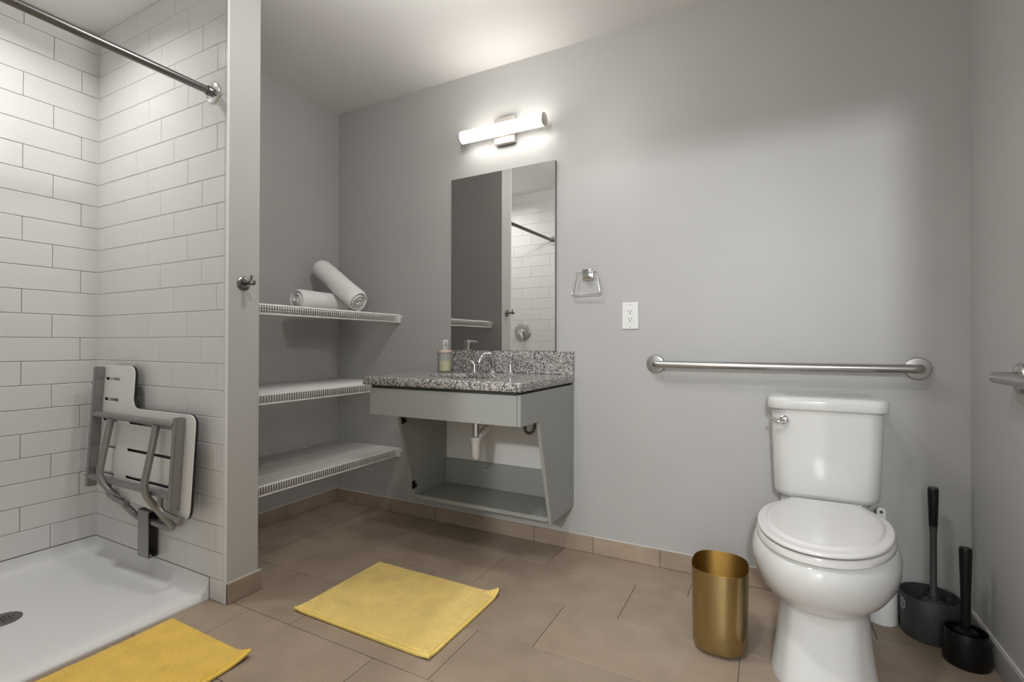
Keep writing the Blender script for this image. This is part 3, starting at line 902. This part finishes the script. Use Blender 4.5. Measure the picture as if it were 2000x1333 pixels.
# ------------------------------------------------------------------ grab bars
gb = thing('grab_bar', 'long horizontal stainless grab bar on the wall above the toilet', 'grab bar', (2.424, 0, .897), 'stainless grab bars around the toilet')
put('bar', tube(fillet([(1.966, -.004, .897), (1.966, -.058, .897), (2.884, -.058, .899), (2.884, -.004, .899)], .034, 8), .0158, 20), M['steel'], gb, smooth=True)
for x, z in ((1.966, .897), (2.884, .899)):
    put('flange', turned([(0, .0004), (.0405, .0004), (.0405, .005), (.037, .009), (.020, .0105), (0, .0105)], (x, 0, z), (0, -1, 0), 36), M['steel'], gb, smooth=True)
g2 = thing('grab_bar', 'stainless grab bar on the right side wall, cut off by the photo edge', 'grab bar', (XR, -.9, .893), 'stainless grab bars around the toilet')
put('bar', tube(fillet([(XR - .004, -.383, .893), (XR - .058, -.383, .893), (XR - .058, -1.40, .893), (XR - .004, -1.40, .893)], .034, 8), .0158, 20), M['steel'], g2, smooth=True)
for y in (-.383, -1.40):
    put('flange', turned([(0, .0004), (.0405, .0004), (.0405, .005), (.037, .009), (.020, .0105), (0, .0105)], (XR, y, .893), (-1, 0, 0), 36), M['steel'], g2, smooth=True)

# ------------------------------------------------------------------ toilet
TX = 2.587
to = thing('toilet', 'white two-piece toilet with closed lid beside the brass bin', 'toilet', (TX, -.36, 0))
LEAN = .11
def tx(x, y): return TX + x + (y + .20) * LEAN        # the bowl is turned slightly towards the door side
def egg(hw, yb, yf, z, n=56, p=2.0, pb=2.4, yc=None):
    """egg outline: widest at yc, rounded front (exponent p), squarer back (exponent pb)"""
    if yc is None: yc = yb + (yf - yb) * .42
    out = []
    for k in range(n):
        a = 2 * pi * k / n
        c, s = cos(a), sin(a)
        e = p if s < 0 else pb
        x = hw * (abs(c) ** (2 / e)) * (1 if c >= 0 else -1)
        y = yc + ((yc - yf) if s < 0 else (yb - yc)) * (abs(s) ** (2 / e)) * (1 if s >= 0 else -1)
        out.append(Vector((tx(x, y), y, z)))
    return out
prof = [  # z, half width, back y, front y, exponent front, exponent back
    (.0005, .136, -.10, -.632, 4.2, 4), (.012, .137, -.10, -.634, 4.2, 4), (.03, .134, -.10, -.630, 4.2, 4), (.08, .127, -.10, -.620, 4.2, 4),
    (.13, .121, -.10, -.610, 4.0, 3.6), (.185, .117, -.10, -.600, 3.8, 3.2), (.210, .117, -.11, -.599, 3.4, 3), (.222, .122, -.12, -.606, 3.0, 2.8), (.232, .134, -.14, -.624, 2.6, 2.6),
    (.245, .152, -.17, -.652, 2.3, 2.5), (.265, .170, -.19, -.684, 2.15, 2.4), (.295, .186, -.20, -.714, 2.05, 2.4), (.330, .1945, -.205, -.731, 2.0, 2.4), (.362, .1945, -.21, -.737, 2.0, 2.4),
    (.388, .188, -.215, -.732, 2.0, 2.4), (.400, .180, -.218, -.722, 2.0, 2.4), (.4035, .170, -.222, -.710, 2.0, 2.4)]
def facet(ring, z, hw, yb, yf, amt):
    """blend an egg ring towards the faceted pedestal section: flat front, slanted front corners, flat sides"""
    if amt <= 0: return ring
    c = Vector((0, (yb + yf) / 2))
    poly = [Vector(q) for q in rpoly([(-hw * .62, yf), (hw * .62, yf), (hw, yf + .085), (hw * .96, yb), (-hw * .96, yb), (-hw, yf + .085)], [.03, .03, .05, .03, .03, .05], 6)]
    out = []
    for k, p in enumerate(ring):
        lx = p.x - tx(0, p.y)
        d = Vector((lx, p.y)) - c
        best = None
        for a, b_ in zip(poly, poly[1:] + poly[:1]):
            e = b_ - a
            den = d.x * e.y - d.y * e.x
            if abs(den) < 1e-12: continue
            t = ((a.x - c.x) * e.y - (a.y - c.y) * e.x) / den
            u = ((a.x - c.x) * d.y - (a.y - c.y) * d.x) / den
            if t > 0 and -1e-6 <= u <= 1 + 1e-6: best = t if best is None else min(best, t)
        q = c + d * (1 + ((best or 1) - 1) * amt)
        out.append(Vector((tx(q.x, q.y), q.y, z)))
    return out
rings = [facet(egg(hw, yb, yf, z, n=88, p=p, pb=pb), z, hw, yb, yf, min(1, max(0, (.228 - z) / .035))) for z, hw, yb, yf, p, pb in prof]
bm = loft(bmesh.new(), rings)
put('bowl', bm, M['porcelain'], to, smooth=True, angle=70)
# shelf that carries the tank
bm = bmesh.new()
rings = []
for z, hw, yb, yf in ((.26, .10, -.06, -.24), (.30, .125, -.045, -.26), (.36, .140, -.035, -.25), (.410, .135, -.03, -.215), (.4315, .120, -.03, -.190)):
    rings.append([Vector((TX + x * 1.0, y, z)) for x, y in rrect(-hw, hw, yf, yb, .045, 6)])
put('tank_deck', loft(bm, rings), M['porcelain'], to, smooth=True, angle=60)
def tank_ring(z, hw, yf, yb=-.022, r=.05, bow=.016):
    out = []
    for x, y in rrect(-hw, hw, yf, yb, r, 8):
        t = max(0, (yb - y) / (yb - yf))
        out.append(Vector((TX + .003 + x, y - bow * t * t * (1 - (x / hw) ** 2), z)))
    return out
tk = [tank_ring(z, hw, yf, r=r) for z, hw, yf, r in ((.432, .120, -.165, .04), (.433, .143, -.183, .045), (.441, .156, -.193, .05), (.457, .1605, -.197, .05), (.60, .166, -.203, .05), (.752, .1705, -.208, .05))]
put('tank', loft(bmesh.new(), tk), M['porcelain'], to, smooth=True, angle=50)
lid = [tank_ring(z, hw, yf, yb=-.015, r=r, bow=.017) for z, hw, yf, r in ((.7525, .1805, -.217, .045), (.757, .1825, -.2195, .045), (.782, .1825, -.2195, .045), (.790, .180, -.217, .045), (.7955, .173, -.210, .045), (.798, .160, -.196, .045))]
put('tank_lid', loft(bmesh.new(), lid), M['porcelain'], to, smooth=True, angle=60)
# flush lever
lv = put('flush_lever', turned([(0, 0), (.017, 0), (.0165, .006), (.012, .009), (.009, .013), (.0085, .022), (0, .023)], (2.462, -.2065, .714), (0, -1, 0), 24), M['chrome'], to, smooth=True)
put('lever_arm', tube(fillet([(2.462, -.2265, .712), (2.440, -.232, .708), (2.415, -.236, .724)], .012, 5), [.0080] * 4 + [.0062] * 4, 12), M['chrome'], lv, smooth=True)
# seat ring and lid
def seat_outline(hw, yf, z, grow=0.0, n=30):
    """half outline by hinge, flaring shoulder and oval front; mirrored"""
    key = [(.104 + grow, -.224), (.106 + grow, -.240), (.121 + grow, -.272), (.148 + grow, -.318), (hw - .008, -.375), (hw, -.445)]
    half = []
    # Catmull-Rom through the shoulder
    K = [Vector((k[0], k[1])) for k in key]
    K = [K[0] - (K[1] - K[0])] + K + [K[-1] + Vector((0, -.05))]
    for i in range(1, len(K) - 2):
        for s in range(5):
            t = s / 5
            p0_, p1_, p2_, p3_ = K[i - 1], K[i], K[i + 1], K[i + 2]
            half.append(.5 * ((2 * p1_) + (-p0_ + p2_) * t + (2 * p0_ - 5 * p1_ + 4 * p2_ - p3_) * t * t + (-p0_ + 3 * p1_ - 3 * p2_ + p3_) * t ** 3))
    b = -yf - .445
    for s in range(n // 2 + 1):
        a = (pi / 2) * s / (n // 2)
        half.append(Vector((hw * cos(a) ** (2 / 2.1) if cos(a) > 1e-9 else 0, -.445 - b * sin(a) ** (2 / 2.1))))
    pts = half + [Vector((-q.x, q.y)) for q in reversed(half[:-1])]
    return [Vector((tx(q.x, q.y), q.y, z)) for q in pts]
def inset(pts, k, cy=-.47, dz=0):
    c = Vector((tx(0, cy), cy, 0))
    return [Vector((c.x + (p.x - c.x) * k, c.y + (p.y - c.y) * (1 - (1 - k) * .85), p.z + dz)) for p in pts]
ro = [seat_outline(.176, -.726, .4045), seat_outline(.180, -.731, .408), seat_outline(.180, -.731, .422), seat_outline(.177, -.728, .4275)]
put('seat_ring', loft(bmesh.new(), ro), M['seatplastic'], to, smooth=True, angle=50)
base = seat_outline(.177, -.736, 0)
def lvl(k, z): return [Vector((p.x, p.y, z)) for p in (inset(base, k) if k < 1 else base)]
lr = [lvl(.975, .4335), lvl(1, .4355), lvl(1, .4405), lvl(.988, .4440), lvl(.965, .4450), lvl(.885, .4455), lvl(.872, .4462), lvl(.850, .4505), lvl(.836, .4520), lvl(.80, .4525), lvl(.4, .4528)]
put('seat_lid', loft(bmesh.new(), lr), M['seatplastic'], to, smooth=True, angle=60)
for x in (-.075, .075):
    put('hinge', turned([(0, -.02), (.0070, -.02), (.0070, .02), (0, .02)], (tx(x, -.222), -.222, .4340), (1, 0, 0), 14), M['seatplastic'], to, smooth=True)

# ------------------------------------------------------------------ bin, plunger, brushes
def sq_ring(cx, cy, a, b, z, p=2.7, n=56):
    out = []
    for k in range(n):
        t = 2 * pi * k / n
        c, s = cos(t), sin(t)
        out.append(Vector((cx + a * abs(c) ** (2 / p) * (1 if c > 0 else -1), cy + b * abs(s) ** (2 / p) * (1 if s > 0 else -1), z)))
    return out
bn = thing('waste_bin', 'brushed brass waste bin on the tiles left of the toilet', 'bin', (2.268, -.478, 0))
bc = (2.268, -.478)
out_r = [sq_ring(*bc, a, b, z) for z, a, b in ((.0008, .062, .072), (.003, .072, .083), (.010, .080, .092), (.022, .0835, .096), (.10, .0845, .0975), (.262, .0860, .100))]
bm = loft(bmesh.new(), out_r, cap1=False)
put('shell', bm, M['brass'], bn, smooth=True, angle=60)
in_r = [sq_ring(*bc, a, b, z) for z, a, b in ((.262, .0860, .100), (.2635, .0852, .0992), (.262, .0844, .0984), (.022, .0815, .094), (.012, .070, .082))]
put('lining', loft(bmesh.new(), in_r, cap0=False), M['brassin'], bn, smooth=True, angle=60, label='darker brass inside of the bin')

pt = thing('plunger_tub', 'charcoal plastic tub holding the plunger, in the wall corner', 'plunger holder', (2.893, -.098, 0))
pc = (2.893, -.0975, 0)
put('tub', turned([(0, .0005), (.0755, .0005), (.078, .006), (.0825, .138), (.0815, .1405), (.0785, .1395), (.0745, .010), (0, .009)], pc, n=44), M['charcoal'], pt, smooth=True)
# printed white square mark on the tub
bm = bmesh.new()
def on_tub(u, v):       # u: arc length from the mark's centre, v: height
    r = .0781 + (v - .006) / .132 * .0045 + .0004
    a = radians(197) + u / r
    return Vector((pc[0] + r * cos(a), pc[1] + r * sin(a), v))
def quadstrip(loopo, loopi):
    A = [bm.verts.new(on_tub(*q)) for q in loopo]; B = [bm.verts.new(on_tub(*q)) for q in loopi]
    n = len(A)
    for k in range(n): bm.faces.new((A[k], A[(k + 1) % n], B[(k + 1) % n], B[k]))
quadstrip(rrect(-.013, .013, .090, .116, .004, 3), rrect(-.010, .010, .093, .113, .003, 3))
quadstrip(rrect(-.0055, .0045, .097, .109, .001, 1), rrect(-.0035, .0025, .099, .107, .0008, 1))
for u0, u1, v0, v1 in ((-.012, .006, .0835, .0860), (-.008, .010, .120, .1225)):
    bm.faces.new([bm.verts.new(on_tub(*q)) for q in ((u0, v0), (u1, v0), (u1, v1), (u0, v1))])
put('printed_mark', bm, M['print'], pt, label='small white printed square mark')

pl = thing('plunger', 'charcoal toilet plunger standing in its tub in the corner', 'plunger', (2.895, -.105, .0095))
q = (2.902, -.104, 0)
put('cup', turned([(0, .0098), (.050, .0098), (.054, .016), (.053, .050), (.048, .085), (.041, .106), (.031, .120), (.020, .127), (.0165, .128), (.0155, .136), (0, .137)], q, n=32), M['charcoal'], pl, smooth=True)
put('handle', turned([(0, .130), (.0120, .130), (.0118, .146), (.0092, .150), (.0094, .34), (.0112, .37), (.0142, .497), (.0130, .503), (0, .504)], q, n=24), M['charcoal'], pl, smooth=True)
put('grip', turned([(.0108, .372), (.0122, .375), (.0150, .494), (.0148, .498), (.0140, .499)], q, n=24), M['black'], pl, smooth=True)

bh = thing('brush_holder', 'black round toilet brush holder beside the grey side wall', 'brush holder', (2.951, -.228, 0))
hc = (2.951, -.228, 0)
put('pot', turned([(0, .0005), (.0555, .0005), (.0575, .005), (.0560, .05), (.0535, .098), (.0520, .103), (.0490, .101), (.0500, .012), (0, .010)], hc, n=40), M['black'], bh, smooth=True)
br = thing('toilet_brush', 'black toilet brush standing in its round black holder', 'toilet brush', (2.951, -.228, .0105))
put('handle', turned([(0, .09), (.012, .09), (.0118, .12), (.0130, .22), (.0162, .340), (.0160, .350), (.0140, .3545), (0, .355)], hc, n=24), M['black'], br, smooth=True)
put('bristle_head', turned([(0, .0108), (.030, .0108), (.036, .025), (.036, .070), (.028, .086), (.012, .092), (0, .092)], hc, n=24), M['charcoal'], br, smooth=True)
put('splash_cap', turned([(0, .094), (.030, .094), (.029, .099), (.016, .104), (0, .105)], hc, n=28), M['black'], br, smooth=True)

wh = thing('brush_holder', 'white round brush holder half hidden behind the toilet', 'brush holder', (2.767, -.060, 0))
wc = (2.767, -.0600, 0)
put('pot', turned([(0, .0005), (.045, .0005), (.047, .005), (.0465, .10), (.044, .138), (.042, .141), (.039, .139), (.040, .012), (0, .010)], wc, n=36), M['whiteplastic'], wh, smooth=True)
wb = thing('toilet_brush', 'white toilet brush with hanging hole in its handle, behind the toilet', 'toilet brush', (2.767, -.0600, .0105))
put('bristle_head', turned([(0, .0108), (.026, .0108), (.032, .025), (.032, .090), (.020, .105), (0, .106)], wc, n=24), M['whiteplastic'], wb, smooth=True)
bm = turned([(0, .100), (.012, .100), (.009, .14), (.0085, .33), (.010, .352), (0, .353)], wc, n=18)
put('handle', bm, M['whiteplastic'], wb, smooth=True)
hang = [(.0055 * cos(2 * pi * k / 16), .385 + .0065 * sin(2 * pi * k / 16)) for k in range(16)]
put('hanging_loop', plate(rrect(-.0135, .0135, .345, .402, .0125, 6), [hang], .012, .002, lambda u, v, w: (wc[0] + u, wc[1] + w, v)), M['whiteplastic'], wb)

# ------------------------------------------------------------------ bath mats
def bath_mat(name, label, x0, x1, y0, y1, mp, mh, lifts, hems, seed, wav=.0022):
    rnd = random.Random(seed)
    t = thing(name, label, 'bath mat', ((x0 + x1) / 2, (y0 + y1) / 2, 0), 'yellow bath mats')
    ph = [rnd.uniform(0, 6.28) for _ in range(6)]
    def hgt(x, y):
        u, v = (x - x0) / (x1 - x0), (y - y0) / (y1 - y0)
        z = wav * (1 + sin(5.3 * u + 3 * v + ph[0]) * .5 + sin(9 * v - 4 * u + ph[1]) * .5) * .5
        for (lu, lv, a, rr) in lifts:
            d = sqrt((u - lu) ** 2 + (v - lv) ** 2)
            if d < rr: z += a * (1 - d / rr) ** 2
        return z
    nx, ny = int((x1 - x0) / .0052), int((y1 - y0) / .0052)
    bm = bmesh.new()
    TH = .0115
    V, B = [], []
    for i in range(nx + 1):
        V.append([]); B.append([])
        for j in range(ny + 1):
            x, y = x0 + (x1 - x0) * i / nx, y0 + (y1 - y0) * j / ny
            ed = min(i, nx - i, j, ny - j)
            jx, jy = rnd.uniform(-.0018, .0018), rnd.uniform(-.0018, .0018)
            if ed == 0: jx *= 1.0; jy *= 1.0
            zz = hgt(x, y)
            top = TH * (.55 if ed == 0 else (.9 if ed == 1 else 1.0)) + rnd.uniform(-.0008, .0008)
            V[-1].append(bm.verts.new((x + jx, y + jy, .0010 + zz + top)))
            B[-1].append(bm.verts.new((x, y, .0010 + zz)) if ed == 0 else None)
    for i in range(nx):
        for j in range(ny): bm.faces.new((V[i][j], V[i + 1][j], V[i + 1][j + 1], V[i][j + 1]))
    edge = [(i, 0) for i in range(nx)] + [(nx, j) for j in range(ny)] + [(i, ny) for i in range(nx, 0, -1)] + [(0, j) for j in range(ny, 0, -1)]
    for (a, b_) in zip(edge, edge[1:] + edge[:1]):
        bm.faces.new((V[a[0]][a[1]], V[b_[0]][b_[1]], B[b_[0]][b_[1]], B[a[0]][a[1]]))
    put('pile', bm, mp, t, smooth=True, angle=89, origin=((x0 + x1) / 2, (y0 + y1) / 2, 0))
    # hems: low folded borders along the short ends
    for side in hems:
        bm = bmesh.new()
        n = 60
        w = .0105
        ext = w if 'right' in hems and side == 'front' else 0
        rings = []
        for k in range(n + 1):
            s = k / n
            if side in ('front', 'back'):
                x = x0 + (x1 + ext - x0) * s; yy = y0 if side == 'front' else y1; sg = -1 if side == 'front' else 1
                prof = [(x, yy + sg * .0004, 0), (x, yy + sg * w, 0), (x, yy + sg * (w + .0015), .0035), (x, yy + sg * w, .0080), (x, yy + sg * .0030, .0095), (x, yy + sg * .0006, .005)]
            else:
                y = y0 + (y1 - y0) * s; xx = x1 if side == 'right' else x0; sg = 1 if side == 'right' else -1
                prof = [(xx + sg * .0004, y, 0), (xx + sg * w, y, 0), (xx + sg * (w + .0015), y, .0035), (xx + sg * w, y, .0080), (xx + sg * .0030, y, .0095), (xx + sg * .0006, y, .005)]
            z0_ = hgt(min(max(prof[0][0], x0), x1), min(max(prof[0][1], y0), y1))
            rings.append([Vector((a, b_, c + .0010 + z0_)) for a, b_, c in prof])
        put('hem', loft(bm, rings), mh, t, smooth=True, angle=50)
    return t
bath_mat('bath_mat', 'pale yellow bath mat in front of the vanity', .866, 1.468, -.990, -.556, M['mat_a'], M['hem_a'],
         [(1, 1, .020, .10), (1, 0, .006, .12), (0, 0, .004, .1)], ('front', 'right'), 3)
bath_mat('bath_mat', 'deep yellow bath mat along the shower pan edge', .542, .965, -1.86, -1.245, M['mat_b'], M['hem_b'],
         [(1, 1, .016, .16), (1, .5, .004, .2)], ('right',), 5, wav=.004)

# ------------------------------------------------------------------ ceiling lamps (out of the frame)
def downlight(label, x, y, watts, r=.075, spread=180, col=(1.0, .99, .975)):
    t = thing('ceiling_light', label, 'light', (x, y, H - .012), 'round recessed ceiling lights')
    put('trim_ring', turned([(r, 0), (r + .022, 0), (r + .020, -.008), (r + .004, -.012), (r, -.010)], (x, y, H), n=36), M['whiteplastic'], t, smooth=True)
    put('lens', turned([(0, -.0005), (r, -.0005), (r, -.006), (0, -.006)], (x, y, H), n=36), M['lens'], t)
    la = bpy.data.lights.new('ceiling_light_lamp', 'AREA'); la.shape = 'DISK'; la.size = 2 * r; la.energy = watts; la.color = col
    la.spread = radians(spread)
    lo = bpy.data.objects.new('ceiling_light_lamp', la); link(lo, t, (x, y, H - .0155))
    return t
# flush dome lamp in the middle of the room: opal bowl under a metal pan, lamp just below the bowl
mx_, my_ = 1.45, -1.05
t = thing('dome_light', 'round opal dome light on the ceiling in the middle of the room', 'light', (mx_, my_, H - .09))
put('pan_ring', turned([(0, -.0005), (.125, -.0005), (.128, -.012), (.118, -.022), (0, -.022)], (mx_, my_, H), n=40), M['fixture'], t, smooth=True)
put('dome', turned([(.112, -.022), (.108, -.040), (.090, -.060), (.055, -.074), (0, -.080)], (mx_, my_, H), n=40), M['lens'], t, smooth=True)
la = bpy.data.lights.new('dome_lamp', 'POINT'); la.energy = W_MAIN; la.shadow_soft_size = .045; la.color = (1.0, .99, .975)
lo = bpy.data.objects.new('dome_lamp', la); link(lo, t, (mx_, my_, H - .155))
downlight('recessed ceiling light near the doorway', 2.00, -1.60, W_DOOR, spread=140)
downlight('recessed ceiling light over the shower pan', .06, -1.56, W_SHOWER, spread=SP_SHOWER)
# globe lamp in the room beyond the doorway, behind the camera: its light falls in under the door head
gl = thing('globe_light', 'lit white globe lamp hanging in the room beyond the doorway', 'light', (2.70, -5.2, 2.30))
put('ceiling_rose', turned([(0, 0), (.06, 0), (.055, -.02), (.01, -.03), (0, -.03)], (2.70, -5.2, H), n=28), M['whiteplastic'], gl, smooth=True)
put('stem', tube([(2.70, -5.2, H - .02), (2.70, -5.2, 2.44 - .05)], .008, 10), M['fixture'], gl, smooth=True)
put('shade_ring', turned([(.035, 0), (.045, 0), (.045, -.012), (.035, -.012)], (2.70, -5.2, 2.395), n=28), M['fixture'], gl, smooth=True)
la = bpy.data.lights.new('globe_lamp', 'POINT'); la.energy = W_HALL; la.shadow_soft_size = .09; la.color = (.95, .98, 1.0)
lo = bpy.data.objects.new('globe_lamp', la); link(lo, gl, (2.70, -5.2, 2.29))
